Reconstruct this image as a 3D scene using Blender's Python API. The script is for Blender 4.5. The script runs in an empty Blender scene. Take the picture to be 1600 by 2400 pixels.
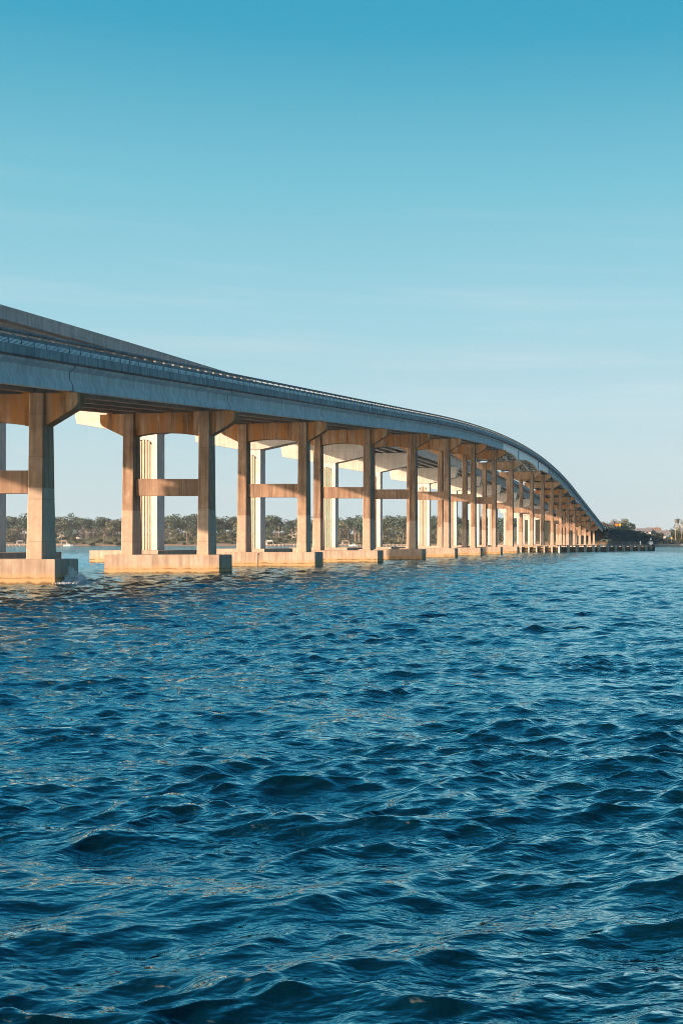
import bpy, math, random
import numpy as np
from mathutils import Vector

random.seed(7)
R = math.radians
scene = bpy.context.scene
col = scene.collection

# ------------------------------------------------------------------ camera
F_PX = 2778.0                       # focal length in pixels of the 1600 x 2400 photograph
CAM_H = 3.0
cam_d = bpy.data.cameras.new('camera')
cam = bpy.data.objects.new('camera', cam_d)
col.objects.link(cam)
cam.location = (0, 0, CAM_H)
cam.rotation_euler = (R(90), 0, 0)
cam_d.sensor_fit = 'HORIZONTAL'
cam_d.sensor_width = 36.0
cam_d.lens = F_PX / 1600 * 36.0
cam_d.shift_x = (800 - 1590) / 1600
cam_d.shift_y = (1271 - 1200) / 1600
cam_d.clip_start = 0.1
cam_d.clip_end = 20000
scene.camera = cam

# ------------------------------------------------------------------ light
SUN_AZ = R(57.5)                    # measured from behind the camera towards the left
SUN_EL = R(14.6)
sdir = Vector((-math.sin(SUN_AZ) * math.cos(SUN_EL), -math.cos(SUN_AZ) * math.cos(SUN_EL), math.sin(SUN_EL)))
sun_d = bpy.data.lights.new('sun', 'SUN')
sun_d.energy = 5.0
sun_d.angle = R(0.6)
sun_d.color = (1.0, 0.70, 0.48)
sun = bpy.data.objects.new('sun', sun_d)
col.objects.link(sun)
sun.rotation_euler = sdir.to_track_quat('Z', 'Y').to_euler()
sun.location = (-300, -200, 150)

def lin(c):
    return tuple(((v / 255) / 12.92 if v / 255 <= 0.04045 else ((v / 255 + 0.055) / 1.055) ** 2.4) for v in c)

EXPO = 1.05
world = bpy.data.worlds.new('World')
scene.world = world
world.use_nodes = True
nt = world.node_tree
nt.nodes.clear()
w_out = nt.nodes.new('ShaderNodeOutputWorld')
w_bg = nt.nodes.new('ShaderNodeBackground')
w_bg.inputs['Strength'].default_value = 0.1
sky = nt.nodes.new('ShaderNodeTexSky')
sky.sky_type = 'NISHITA'
sky.sun_disc = False
sky.sun_elevation = SUN_EL
sky.sun_rotation = math.atan2(sdir.x, sdir.y)
sky.air_density = 1.0
sky.dust_density = 0.6
sky.ozone_density = 3.0
tc = nt.nodes.new('ShaderNodeTexCoord')
sep = nt.nodes.new('ShaderNodeSeparateXYZ')
nt.links.new(tc.outputs['Generated'], sep.inputs[0])
# thin cirrus streaks: noise stretched along the horizon
mp = nt.nodes.new('ShaderNodeMapping')
mp.inputs['Scale'].default_value = (2.2, 2.2, 34.0)
mp.inputs['Rotation'].default_value = (0, R(1.5), 0)
nt.links.new(tc.outputs['Generated'], mp.inputs[0])
cn = nt.nodes.new('ShaderNodeTexNoise')
cn.inputs['Scale'].default_value = 1.6
cn.inputs['Detail'].default_value = 5
cn.inputs['Roughness'].default_value = 0.55
nt.links.new(mp.outputs[0], cn.inputs['Vector'])
zx = nt.nodes.new('ShaderNodeMath'); zx.operation = 'MULTIPLY_ADD'
nt.links.new(sep.outputs['X'], zx.inputs[0]); zx.inputs[1].default_value = -0.07
nt.links.new(sep.outputs['Z'], zx.inputs[2])
ramp = nt.nodes.new('ShaderNodeValToRGB')
cr = ramp.color_ramp
stops = [(0.0, (204, 218, 225)), (0.07, (201, 221, 227)), (0.13, (186, 219, 228)), (0.20, (163, 213, 226)),
         (0.29, (126, 199, 217)), (0.40, (62, 168, 198)), (0.52, (36, 154, 196)), (0.72, (8, 128, 178)), (1.0, (0, 96, 148))]
while len(cr.elements) < len(stops):
    cr.elements.new(0.5)
for e, (p, c) in zip(cr.elements, stops):
    e.position = p
    e.color = (*lin(c), 1)
nt.links.new(zx.outputs[0], ramp.inputs[0])
cloudr = nt.nodes.new('ShaderNodeMapRange')
cloudr.inputs['From Min'].default_value = 0.50
cloudr.inputs['From Max'].default_value = 0.80
cloudr.inputs['To Max'].default_value = 0.34
nt.links.new(cn.outputs['Fac'], cloudr.inputs['Value'])
band = nt.nodes.new('ShaderNodeMapRange')          # streaks only low in the sky
band.inputs['From Min'].default_value = 0.30
band.inputs['From Max'].default_value = 0.16
nt.links.new(sep.outputs['Z'], band.inputs['Value'])
cm = nt.nodes.new('ShaderNodeMath'); cm.operation = 'MULTIPLY'
nt.links.new(cloudr.outputs[0], cm.inputs[0]); nt.links.new(band.outputs[0], cm.inputs[1])
cmix = nt.nodes.new('ShaderNodeMix'); cmix.data_type = 'RGBA'
nt.links.new(cm.outputs[0], cmix.inputs[0])
nt.links.new(ramp.outputs[0], cmix.inputs[6])
cmix.inputs[7].default_value = (*lin((226, 232, 234)), 1)
gain = nt.nodes.new('ShaderNodeMix'); gain.data_type = 'RGBA'; gain.blend_type = 'MULTIPLY'
gain.inputs[0].default_value = 1
g = 10.0 / 2 ** EXPO
gain.inputs[7].default_value = (g, g, g, 1)
nt.links.new(cmix.outputs[2], gain.inputs[6])
smix = nt.nodes.new('ShaderNodeMix'); smix.data_type = 'RGBA'
smix.inputs[0].default_value = 0.92
nt.links.new(sky.outputs[0], smix.inputs[6])
nt.links.new(gain.outputs[2], smix.inputs[7])
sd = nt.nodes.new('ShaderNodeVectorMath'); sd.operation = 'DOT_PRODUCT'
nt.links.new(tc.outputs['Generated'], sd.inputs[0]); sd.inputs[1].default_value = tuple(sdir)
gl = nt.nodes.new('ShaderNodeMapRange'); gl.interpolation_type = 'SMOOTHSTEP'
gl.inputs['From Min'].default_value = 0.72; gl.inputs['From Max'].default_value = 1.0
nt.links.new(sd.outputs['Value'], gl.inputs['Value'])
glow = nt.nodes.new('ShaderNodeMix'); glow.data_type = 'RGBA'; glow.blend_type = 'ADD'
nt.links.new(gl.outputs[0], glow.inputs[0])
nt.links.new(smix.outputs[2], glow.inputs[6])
glow.inputs[7].default_value = (30.0, 20.0, 12.5, 1)  # warm glow around the sun, added to fill the shaded front faces
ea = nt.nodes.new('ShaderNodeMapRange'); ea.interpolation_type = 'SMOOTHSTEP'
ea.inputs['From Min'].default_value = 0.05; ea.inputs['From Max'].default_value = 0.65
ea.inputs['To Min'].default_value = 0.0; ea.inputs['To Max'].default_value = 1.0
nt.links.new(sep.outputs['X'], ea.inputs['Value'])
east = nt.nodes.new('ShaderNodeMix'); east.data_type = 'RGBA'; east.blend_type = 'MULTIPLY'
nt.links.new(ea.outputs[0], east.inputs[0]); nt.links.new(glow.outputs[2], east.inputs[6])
east.inputs[7].default_value = (0.38, 0.53, 0.60, 1)  # out-of-view sky on the right dimmed and tinted to darken pier sides
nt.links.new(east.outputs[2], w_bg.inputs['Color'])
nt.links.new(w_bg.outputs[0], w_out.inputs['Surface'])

vs = scene.view_settings
vs.view_transform = 'Standard'
vs.look = 'None'
vs.exposure = EXPO
vs.gamma = 1.0
vs.use_curve_mapping = False
cy = scene.cycles
cy.use_denoising = True
try:
    cy.denoiser = 'OPENIMAGEDENOISE'
    cy.denoising_prefilter = 'ACCURATE'
except Exception:
    pass
cy.filter_width = 0.95
cy.max_bounces = 7
cy.diffuse_bounces = 3
cy.glossy_bounces = 3
cy.caustics_reflective = True
cy.blur_glossy = 0.3
cy.sample_clamp_indirect = 8.0

# ------------------------------------------------------------------ helpers
class MB:
    def __init__(s):
        s.v = []; s.f = []
    def add(s, vs_, fs):
        o = len(s.v)
        s.v.extend(vs_)
        s.f.extend([tuple(i + o for i in f) for f in fs])
    def box(s, x0, x1, y0, y1, z0, z1):
        s.add([(x0, y0, z0), (x1, y0, z0), (x1, y1, z0), (x0, y1, z0), (x0, y0, z1), (x1, y0, z1), (x1, y1, z1), (x0, y1, z1)],
              [(0, 3, 2, 1), (4, 5, 6, 7), (0, 1, 5, 4), (1, 2, 6, 5), (2, 3, 7, 6), (3, 0, 4, 7)])
    def loft(s, rings, cap=True):
        n = len(rings[0]); vv = []; ff = []
        for r in rings: vv.extend(r)
        for k in range(len(rings) - 1):
            for i in range(n):
                j = (i + 1) % n
                ff.append((k * n + i, k * n + j, (k + 1) * n + j, (k + 1) * n + i))
        if cap:
            ff.append(tuple(range(n - 1, -1, -1)))
            b = (len(rings) - 1) * n
            ff.append(tuple(b + i for i in range(n)))
        s.add(vv, ff)
    def prism_y(s, poly, y0, y1):            # poly of (x, z), counter-clockwise seen from -Y
        s.loft([[(x, y0, z) for x, z in poly], [(x, y1, z) for x, z in poly]])
    def tube(s, p0, p1, r0, r1=None, n=6):
        r1 = r0 if r1 is None else r1
        p0 = Vector(p0); p1 = Vector(p1); d = (p1 - p0).normalized()
        a = d.orthogonal().normalized(); b = d.cross(a)
        rg = lambda p, r: [tuple(p + (a * math.cos(t) + b * math.sin(t)) * r) for t in [2 * math.pi * i / n for i in range(n)]]
        s.loft([rg(p0, r0), rg(p1, r1)])
    def bar(s, p0, p1, w):                   # square bar
        s.tube(p0, p1, w * 0.707, n=4)
    def build(s, name, mat, parent=None, smooth=False):
        me = bpy.data.meshes.new(name)
        me.from_pydata(s.v, [], s.f)
        me.validate(verbose=False)
        if mat: me.materials.append(mat)
        if smooth:
            me.polygons.foreach_set('use_smooth', [True] * len(me.polygons))
        me.update()
        o = bpy.data.objects.new(name, me)
        col.objects.link(o)
        if parent: o.parent = parent
        return o

def fix_normals(o):
    import bmesh
    bm = bmesh.new(); bm.from_mesh(o.data)
    bmesh.ops.recalc_face_normals(bm, faces=bm.faces)
    bm.to_mesh(o.data); bm.free()
    return o

def tag(o, label=None, cat=None, group=None, kind=None):
    if label: o['label'] = label
    if cat: o['category'] = cat
    if group: o['group'] = group
    if kind: o['kind'] = kind
    return o

def empty(name, loc=(0, 0, 0), rz=0):
    o = bpy.data.objects.new(name, None)
    o.empty_display_size = 0.5
    o.location = loc; o.rotation_euler = (0, 0, rz)
    col.objects.link(o)
    return o

def dup(o, loc=None, rz=None, scale=None, parent=None):
    c = o.copy(); col.objects.link(c)
    if parent: c.parent = parent
    if loc is not None: c.location = loc
    if rz is not None: c.rotation_euler = (0, 0, rz)
    if scale is not None: c.scale = scale
    for ch in o.children:
        dup(ch, parent=c)
    return c

# px: point of the photograph (1600 x 2400) at depth Y
def at(px, py, Y):
    return ((px - 1590) * Y / F_PX, Y, CAM_H + (1271 - py) * Y / F_PX)

# ------------------------------------------------------------------ materials
class NT:
    def __init__(s, name):
        s.m = bpy.data.materials.new(name); s.m.use_nodes = True
        s.t = s.m.node_tree
        s.b = s.t.nodes['Principled BSDF']
    def n(s, typ, **kw):
        nd = s.t.nodes.new(typ)
        for k, v in kw.items(): setattr(nd, k, v)
        return nd
    def l(s, a, b): s.t.links.new(a, b)
    def pos(s, sc=(1, 1, 1)):
        g_ = s.n('ShaderNodeNewGeometry'); m_ = s.n('ShaderNodeMapping')
        m_.inputs['Scale'].default_value = sc
        s.l(g_.outputs['Position'], m_.inputs[0]); return m_.outputs[0]
    def noise(s, vec, scale, detail=4, rough=0.55):
        t = s.n('ShaderNodeTexNoise'); t.inputs['Scale'].default_value = scale
        t.inputs['Detail'].default_value = detail; t.inputs['Roughness'].default_value = rough
        s.l(vec, t.inputs['Vector']); return t.outputs['Fac']
    def rng(s, v, a, b, c=0.0, d=1.0):
        t = s.n('ShaderNodeMapRange')
        for k, x in zip(('From Min', 'From Max', 'To Min', 'To Max'), (a, b, c, d)): t.inputs[k].default_value = x
        s.l(v, t.inputs['Value']); return t.outputs[0]
    def math(s, op, a, b):
        t = s.n('ShaderNodeMath', operation=op)
        for i, x in enumerate((a, b)):
            if isinstance(x, (int, float)): t.inputs[i].default_value = x
            else: s.l(x, t.inputs[i])
        return t.outputs[0]
    def mix(s, f, a, b, blend='MIX'):
        t = s.n('ShaderNodeMix', data_type='RGBA', blend_type=blend)
        for i, x in ((0, f), (6, a), (7, b)):
            if isinstance(x, (int, float)): t.inputs[i].default_value = x
            elif isinstance(x, tuple): t.inputs[i].default_value = (*x, 1)
            else: s.l(x, t.inputs[i])
        return t.outputs[2]
    def bump(s, h, strength, dist):
        t = s.n('ShaderNodeBump'); t.inputs['Strength'].default_value = strength
        t.inputs['Distance'].default_value = dist
        s.l(h, t.inputs['Height']); s.l(t.outputs[0], s.b.inputs['Normal'])
    def z(s):
        g_ = s.n('ShaderNodeNewGeometry'); q = s.n('ShaderNodeSeparateXYZ')
        s.l(g_.outputs['Position'], q.inputs[0]); return q.outputs['Z']

def concrete(name, base, dark, light=None, streak=0.5, stain=None, stain_amt=0.8, coat_z=None, coat=None, tide=False, seams=None):
    m = NT(name)
    c = m.mix(m.rng(m.noise(m.pos(), 0.45, 5), 0.35, 0.7), base, dark)
    if light:
        c = m.mix(m.rng(m.noise(m.pos((1, 1, 0.5)), 0.9, 4), 0.52, 0.75, 0, 0.7), c, light)
    # rain streaks: noise stretched vertically
    st = m.rng(m.noise(m.pos((1.6, 1.6, 0.07)), 1.6, 5, 0.6), 0.42, 0.72, 0, streak)
    c = m.mix(st, c, tuple(v * 0.42 for v in dark))
    if stain:
        s1 = m.rng(m.noise(m.pos((0.8, 0.8, 0.07)), 1.0, 4, 0.6), 0.43, 0.54, 0, stain_amt)
        c = m.mix(s1, c, stain)
        s2 = m.rng(m.noise(m.pos((0.9, 0.9, 0.09)), 1.5, 4, 0.6), 0.54, 0.64, 0, 0.75)
        c = m.mix(s2, c, tuple(v * 0.3 for v in stain))
    if coat_z:
        zz = m.math('ADD', m.z(), m.rng(m.noise(m.pos(), 0.02, 0), 0.3, 0.7, -0.4, 0.4))
        k = m.rng(zz, coat_z - 0.02, coat_z + 0.05, 0.5, 0.0)
        c = m.mix(k, c, coat)
    if seams:
        w = m.n('ShaderNodeMath', operation='PINGPONG'); w.inputs[1].default_value = seams / 2
        m.l(m.z(), w.inputs[0])
        c = m.mix(m.rng(w.outputs[0], 0.0, 0.05, 0.45, 0.0), c, tuple(v * 0.5 for v in dark))
    c = m.mix(m.rng(m.noise(m.pos((1, 1, 0.8)), 2.6, 5, 0.75), 0.38, 0.68, 0.0, 0.45), c, tuple(v * 0.62 for v in base))
    if tide:
        zz = m.math('ADD', m.z(), m.rng(m.noise(m.pos((1, 1, 0.3)), 1.2, 4), 0.3, 0.7, -0.12, 0.12))
        c = m.mix(m.rng(zz, 0.95, 0.4, 0, 0.9), c, (0.50, 0.32, 0.155))
        ln = m.math('MULTIPLY', m.rng(m.z(), 0.36, 0.42, 0, 1), m.rng(zz, 0.54, 0.46, 0, 1))
        c = m.mix(m.math('MULTIPLY', ln, m.rng(m.noise(m.pos(), 0.8, 4), 0.35, 0.6, 0.1, 0.7)), c, (0.09, 0.05, 0.02))
        c = m.mix(m.rng(zz, 0.22, 0.05, 0, 0.85), c, (0.10, 0.06, 0.025))
    m.l(c, m.b.inputs['Base Color'])
    m.b.inputs['Roughness'].default_value = 0.85
    m.b.inputs['Specular IOR Level'].default_value = 0.25
    m.bump(m.noise(m.pos(), 9.0, 5, 0.7), 0.35, 0.03)
    return m.m

def plain(name, c, rough=0.6, metal=0.0, vary=0.3, scale=3.0):
    m = NT(name)
    cc = m.mix(m.rng(m.noise(m.pos(), scale, 4), 0.35, 0.7, 0, vary), c, tuple(v * 0.45 for v in c))
    m.l(cc, m.b.inputs['Base Color'])
    m.b.inputs['Roughness'].default_value = rough
    m.b.inputs['Metallic'].default_value = metal
    return m.m

M = {}
M['leg'] = concrete('tan_concrete', (0.46, 0.31, 0.21), (0.25, 0.16, 0.11), (0.60, 0.45, 0.34), 0.9, coat_z=6.5, coat=(0.70, 0.56, 0.45), seams=3.05)
M['strut'] = concrete('tan_beam_concrete', (0.43, 0.29, 0.205), (0.27, 0.17, 0.115), (0.54, 0.39, 0.29), 0.85)
M['cap'] = concrete('rust_stained_concrete', (0.54, 0.36, 0.24), (0.38, 0.22, 0.13), (0.72, 0.54, 0.42), 0.7, stain=(0.45, 0.185, 0.05), stain_amt=0.95)
M['cap_pale'] = concrete('pale_stained_concrete', (0.52, 0.37, 0.26), (0.45, 0.30, 0.20), (0.58, 0.46, 0.36), 0.35, stain=(0.50, 0.22, 0.07), stain_amt=0.5)
M['footing'] = concrete('footing_concrete', (0.57, 0.45, 0.36), (0.40, 0.29, 0.22), (0.66, 0.55, 0.45), 0.7, tide=True)
M['girder'] = concrete('shade_teal_girder_concrete', (0.64, 0.74, 0.77), (0.50, 0.60, 0.64), (0.78, 0.86, 0.88), 0.5)  # teal of the shaded outer face put into the base colour
M['inner'] = concrete('bounce_lit_soffit_concrete', (0.50, 0.38, 0.30), (0.42, 0.31, 0.24), None, 0.2)  # tan stands in for warm light bounced off the water
M['fascia'] = concrete('weathered_fascia_concrete', (0.36, 0.45, 0.48), (0.20, 0.28, 0.31), (0.52, 0.60, 0.63), 0.95)  # teal tint of the shaded edge mixed into the weathered grey
M['barrier'] = concrete('barrier_concrete', (0.28, 0.34, 0.36), (0.18, 0.23, 0.25), None, 0.8)
M['post'] = concrete('post_concrete', (0.42, 0.42, 0.42), (0.32, 0.32, 0.32), None, 0.4)
M['deck'] = concrete('deck_concrete', (0.36, 0.30, 0.26), (0.28, 0.23, 0.20), None, 0.2)
M['white_conc'] = concrete('pale_concrete', (0.74, 0.72, 0.71), (0.60, 0.57, 0.55), None, 0.45)
M['white_cap'] = concrete('pale_cap_concrete', (0.71, 0.63, 0.57), (0.58, 0.50, 0.44), None, 0.5, seams=2.4)
M['flute'] = concrete('fluted_concrete', (0.70, 0.58, 0.48), (0.60, 0.48, 0.38), None, 0.3)
M['white_girder'] = concrete('pale_girder_concrete', (0.60, 0.58, 0.56), (0.50, 0.48, 0.46), None, 0.25)
M['parapet'] = concrete('parapet_concrete', (0.56, 0.56, 0.55), (0.42, 0.42, 0.42), (0.64, 0.63, 0.61), 0.6)
M['conduit'] = plain('pale_blue_pipe', (0.75, 0.95, 1.0), 0.3, 0.0, 0.15)
M['clip'] = plain('dark_clip', (0.04, 0.06, 0.08), 0.5)
M['steel'] = plain('pale_blue_steel_paint', (0.90, 0.96, 0.97), 0.4, 0.0, 0.15, 0.4)
M['stiff'] = plain('stiffener_paint', (0.34, 0.44, 0.50), 0.5)
M['brace'] = plain('rusty_brace_paint', (0.55, 0.45, 0.37), 0.6)
M['wood_pile'] = concrete('pile_concrete', (0.64, 0.57, 0.50), (0.52, 0.45, 0.38), (0.7, 0.62, 0.55), 0.4)
M['wale'] = plain('weathered_wale_timber', (0.22, 0.16, 0.10), 0.8, 0, 0.5, 2.0)
M['wale_yellow'] = plain('yellowed_timber', (0.45, 0.30, 0.10), 0.8, 0, 0.5, 2.0)
M['walk'] = plain('walkway_timber', (0.42, 0.34, 0.27), 0.8, 0, 0.4, 1.5)
M['white'] = plain('white_sign_paint', (0.78, 0.80, 0.80), 0.5, 0, 0.1)
M['black'] = plain('black_marking', (0.03, 0.04, 0.05), 0.6)
M['orange'] = plain('orange_sign', (0.85, 0.25, 0.01), 0.5, 0, 0.05)
M['yellow'] = plain('yellow_sign', (0.80, 0.42, 0.02), 0.5, 0, 0.05)
M['pole'] = plain('pole_wood', (0.40, 0.34, 0.28), 0.8)
M['galv'] = plain('galvanised_steel', (0.5, 0.5, 0.5), 0.5, 0.3)
M['wall_white'] = plain('white_wall', (0.55, 0.53, 0.50), 0.7, 0, 0.25)
M['wall_pink'] = plain('pinkish_wall', (0.62, 0.47, 0.38), 0.7, 0, 0.12)
M['roof_grey'] = plain('grey_roof', (0.21, 0.21, 0.225), 0.7, 0, 0.35, 0.7)
M['roof_tan'] = plain('tan_roof', (0.27, 0.19, 0.14), 0.7, 0, 0.3, 0.7)
M['roof_teal'] = plain('teal_roof', (0.14, 0.25, 0.30), 0.6, 0, 0.2, 0.7)
M['glass'] = plain('dark_window', (0.02, 0.04, 0.06), 0.15, 0, 0.1)
M['bark'] = plain('bark', (0.23, 0.17, 0.12), 0.9, 0, 0.4)
M['palm_bark'] = plain('palm_bark', (0.33, 0.25, 0.18), 0.9, 0, 0.4)
M['boat'] = plain('boat_hull', (0.75, 0.77, 0.78), 0.4, 0, 0.05)
M['foam'] = plain('white_foam', (0.93, 0.93, 0.93), 0.5, 0, 0.02)

def leaves(name, a, b):
    m = NT(name)
    oi = m.n('ShaderNodeObjectInfo')
    c = m.mix(m.rng(m.noise(m.pos(), 0.55, 3), 0.35, 0.65), a, b)
    c = m.mix(m.math('MULTIPLY', oi.outputs['Random'], 0.55), c, tuple(v * 0.5 for v in a))
    m.l(c, m.b.inputs['Base Color'])
    m.b.inputs['Roughness'].default_value = 0.6
    m.b.inputs['Specular IOR Level'].default_value = 0.2
    return m.m
M['leaf_dark'] = leaves('dark_foliage', (0.055, 0.105, 0.085), (0.105, 0.145, 0.095))
M['leaf_olive'] = leaves('olive_foliage', (0.115, 0.145, 0.085), (0.18, 0.175, 0.10))
M['leaf_grey'] = leaves('greyish_foliage', (0.19, 0.165, 0.14), (0.24, 0.20, 0.16))
M['leaf_palm'] = leaves('palm_foliage', (0.12, 0.125, 0.09), (0.17, 0.155, 0.11))
M['leaf_shrub'] = leaves('shrub_foliage', (0.065, 0.085, 0.035), (0.15, 0.12, 0.05))
M['leaf_hill'] = leaves('embankment_foliage', (0.085, 0.15, 0.145), (0.18, 0.20, 0.17))

def ground_mat(name, lo, hi, zs=(1.0, 3.0), scale=0.06):
    m = NT(name)
    k = m.rng(m.z(), zs[0], zs[1])
    k2 = m.rng(m.noise(m.pos(), scale, 6, 0.65), 0.35, 0.65)
    c = m.mix(k, lo, m.mix(k2, hi, tuple(v * 0.5 for v in hi)))
    c = m.mix(m.rng(m.noise(m.pos(), 0.7, 4), 0.4, 0.65, 0, 0.5), c, tuple(v * 0.4 for v in hi))
    m.l(c, m.b.inputs['Base Color'])
    m.b.inputs['Roughness'].default_value = 0.95
    return m.m
M['shore'] = ground_mat('far_bank_soil_and_grass', (0.27, 0.19, 0.13), (0.11, 0.125, 0.06))
M['hill'] = ground_mat('embankment_soil', (0.30, 0.21, 0.14), (0.045, 0.06, 0.045), (2.0, 4.0))
M['asphalt'] = plain('asphalt', (0.06, 0.06, 0.06), 0.9, 0, 0.3, 0.5)

# water
mw = NT('sea_water')
wp = mw.n('ShaderNodeMapping'); wg = mw.n('ShaderNodeNewGeometry')
wp.inputs['Scale'].default_value = (0.6, 1.2, 1.0); wp.inputs['Rotation'].default_value = (0, 0, R(-12))
mw.l(wg.outputs['Position'], wp.inputs[0])
n1 = mw.noise(wp.outputs[0], 4.6, 1, 0.5)
n2 = mw.noise(wp.outputs[0], 10.0, 1, 0.5)
n3 = mw.noise(wp.outputs[0], 21.0, 1, 0.5)
gust = mw.rng(mw.noise(mw.pos((0.6, 1.0, 1.0)), 0.22, 3), 0.35, 0.62, 0.65, 1.2)
n0 = mw.noise(wp.outputs[0], 1.8, 1, 0.5)
h_ = mw.math('MULTIPLY', n1, 0.9)
for nn_, k_ in ((n0, 1.3), (n2, 0.48), (n3, 0.18)):
    h_ = mw.math('ADD', h_, mw.math('MULTIPLY', nn_, k_))
wb = mw.n('ShaderNodeBump'); wb.inputs['Strength'].default_value = 1.0; wb.inputs['Distance'].default_value = 0.055
mw.l(mw.math('MULTIPLY', h_, gust), wb.inputs['Height'])
wd = mw.n('ShaderNodeBsdfDiffuse'); wd.inputs['Color'].default_value = (0.0003, 0.009, 0.016, 1)
wgl = mw.n('ShaderNodeBsdfGlossy'); wgl.inputs['Color'].default_value = (0.76, 0.96, 1.0, 1); wgl.inputs['Roughness'].default_value = 0.05
wl = mw.n('ShaderNodeLayerWeight'); wl.inputs['Blend'].default_value = 0.5
wf = mw.n('ShaderNodeMath', operation='POWER'); wf.inputs[1].default_value = 1.95
mw.l(wl.outputs['Facing'], wf.inputs[0])
for nd in (wd, wgl, wl): mw.l(wb.outputs[0], nd.inputs['Normal'])
wm = mw.n('ShaderNodeMixShader')
mw.l(mw.rng(wf.outputs[0], 0, 1, 0.02, 1.0), wm.inputs[0])
mw.l(wd.outputs[0], wm.inputs[1]); mw.l(wgl.outputs[0], wm.inputs[2])
mw.l(wm.outputs[0], mw.t.nodes['Material Output'].inputs['Surface'])
M['water'] = mw.m

# ------------------------------------------------------------------ water surface
def build_water():
    ys = [4.2]
    while ys[-1] < 420: ys.append(ys[-1] * 1.0028)
    while ys[-1] < 6000: ys.append(ys[-1] * 1.02)
    ys = np.array(ys)
    u = np.concatenate([np.linspace(-2.6, -0.9, 60)[:-1], np.linspace(-0.9, 0.5, 930), np.linspace(0.5, 1.6, 40)[1:]])
    X = ys[:, None] * u[None, :]
    Y = np.repeat(ys[:, None], len(u), 1)
    Z = np.zeros_like(X); DX = np.zeros_like(X); DY = np.zeros_like(X)
    rng = np.random.default_rng(11)
    N = 250
    lam = np.exp(np.linspace(math.log(0.075), math.log(5.5), N)) * rng.uniform(0.93, 1.07, N)
    mean = R(-90 + 14)
    # wind patches: ripples come and go over the surface
    ripple = np.zeros_like(X)
    for q_ in range(14):
        kl = 2 * math.pi / rng.uniform(2.2, 14); t_ = rng.uniform(0, 6.283)
        ripple += np.sin(kl * (X * math.cos(t_) * 0.7 + Y * math.sin(t_)) + rng.uniform(0, 6.283))
    ripple = np.clip(1.0 + 0.10 * ripple, 0.65, 1.3)
    for L in lam:
        k = 2 * math.pi / L
        spread = R(34 if L > 1.2 else 28)
        th = mean + rng.normal() * spread
        st = 0.005 if L > 3.0 else 0.024 if L > 1.5 else 0.036 if L > 0.6 else 0.038 if L > 0.2 else 0.015
        a = st / k * rng.uniform(0.6, 1.3)
        rows = int(np.searchsorted(ys * 0.0028, L / 2.6))
        rows = min(rows, int(np.searchsorted(ys, 700)))
        if rows < 4: continue
        cx, sy = math.cos(th), math.sin(th)
        ph = k * (X[:rows] * cx + Y[:rows] * sy) + rng.uniform(0, 6.283)
        fade = np.clip((rows - np.arange(rows)) / 150.0, 0, 1)[:, None]
        if L < 0.9: fade = fade * ripple[:rows]
        c = np.cos(ph) * fade
        s = np.sin(ph) * fade
        Z[:rows] += a * c
        DX[:rows] -= 1.0 * a * s * cx
        DY[:rows] -= 1.0 * a * s * sy
    # gusts: patches where the chop stands higher
    gust = 1 + 0.10 * np.sin(X * 0.21 + Y * 0.13 + 1.0) * np.sin(Y * 0.09 - X * 0.11) + 0.06 * np.sin(X * 0.05 - Y * 0.033)
    Z *= gust
    Z[-1] = 0
    co = np.stack([X + DX, Y + DY, Z], -1).reshape(-1, 3).astype(np.float32)
    nr, nc = X.shape
    idx = np.arange(nr * nc).reshape(nr, nc)
    q = np.stack([idx[:-1, :-1], idx[:-1, 1:], idx[1:, 1:], idx[1:, :-1]], -1).reshape(-1, 4)
    # flat outer pieces: the water behind the camera and the strip in front of the first row
    first = idx[0]
    extra = np.array([[-400, -300, 0], [400, -300, 0], [400, 4.2, 0], [-400, 4.2, 0]], np.float32) + np.array([0, -0.5, -0.05], np.float32)
    co = np.concatenate([co, extra])
    q = np.concatenate([q, np.array([[nr * nc, nr * nc + 1, nr * nc + 2, nr * nc + 3]])])
    me = bpy.data.meshes.new('water')
    me.vertices.add(len(co)); me.vertices.foreach_set('co', co.ravel())
    me.loops.add(q.size); me.loops.foreach_set('vertex_index', q.astype(np.int32).ravel())
    me.polygons.add(len(q))
    me.polygons.foreach_set('loop_start', np.arange(0, q.size, 4, dtype=np.int32))
    me.polygons.foreach_set('loop_total', np.full(len(q), 4, np.int32))
    me.update(calc_edges=True)
    me.polygons.foreach_set('use_smooth', np.ones(len(q), bool))
    me.materials.append(M['water'])
    o = bpy.data.objects.new('water', me)
    col.objects.link(o)
    o['kind'] = 'structure'
    return o
build_water()

# ------------------------------------------------------------------ near bridge
CX = -49.65                         # centre line of the near bridge
XR = -43.1                          # right end of its cap beams
CF = 0.03                           # crossfall of deck and caps
CREST, U0, SL = 348.0, 140.0, 0.0667
KC = SL / (2 * U0)
ZTOP = 22.05 + KC * U0 * U0
def zc(Y):
    u = abs(Y - CREST)
    return ZTOP - KC * u * u if u < U0 else 22.05 - SL * (u - U0)
def zx_(X, Y):
    return zc(Y) + CF * (X - XR)
PIERS = [54.9, 84.9, 114.9, 144.9, 174.9, 204.9, 234.9, 264.9, 294.9, 324.9, 370.4, 400.6, 430.6, 460.6, 490.8, 521, 551.2, 581.4, 611.6, 641.8]
END_Y = 690.0
STEEL0, STEEL1 = 294.9, 400.6

near = tag(empty('highway_bridge', (CX, 84.9, 0)), 'older tan concrete road bridge on two-legged frame piers, nearer the camera, with rust stained caps', 'bridge')
NO = Vector((CX, 84.9, 0))
def npart(mb, name, mat, parent=near, smooth=False):
    o = mb.build(name, mat, None, smooth)
    o.data.transform(__import__('mathutils').Matrix.Translation(-NO))
    o.parent = parent
    return o

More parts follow.
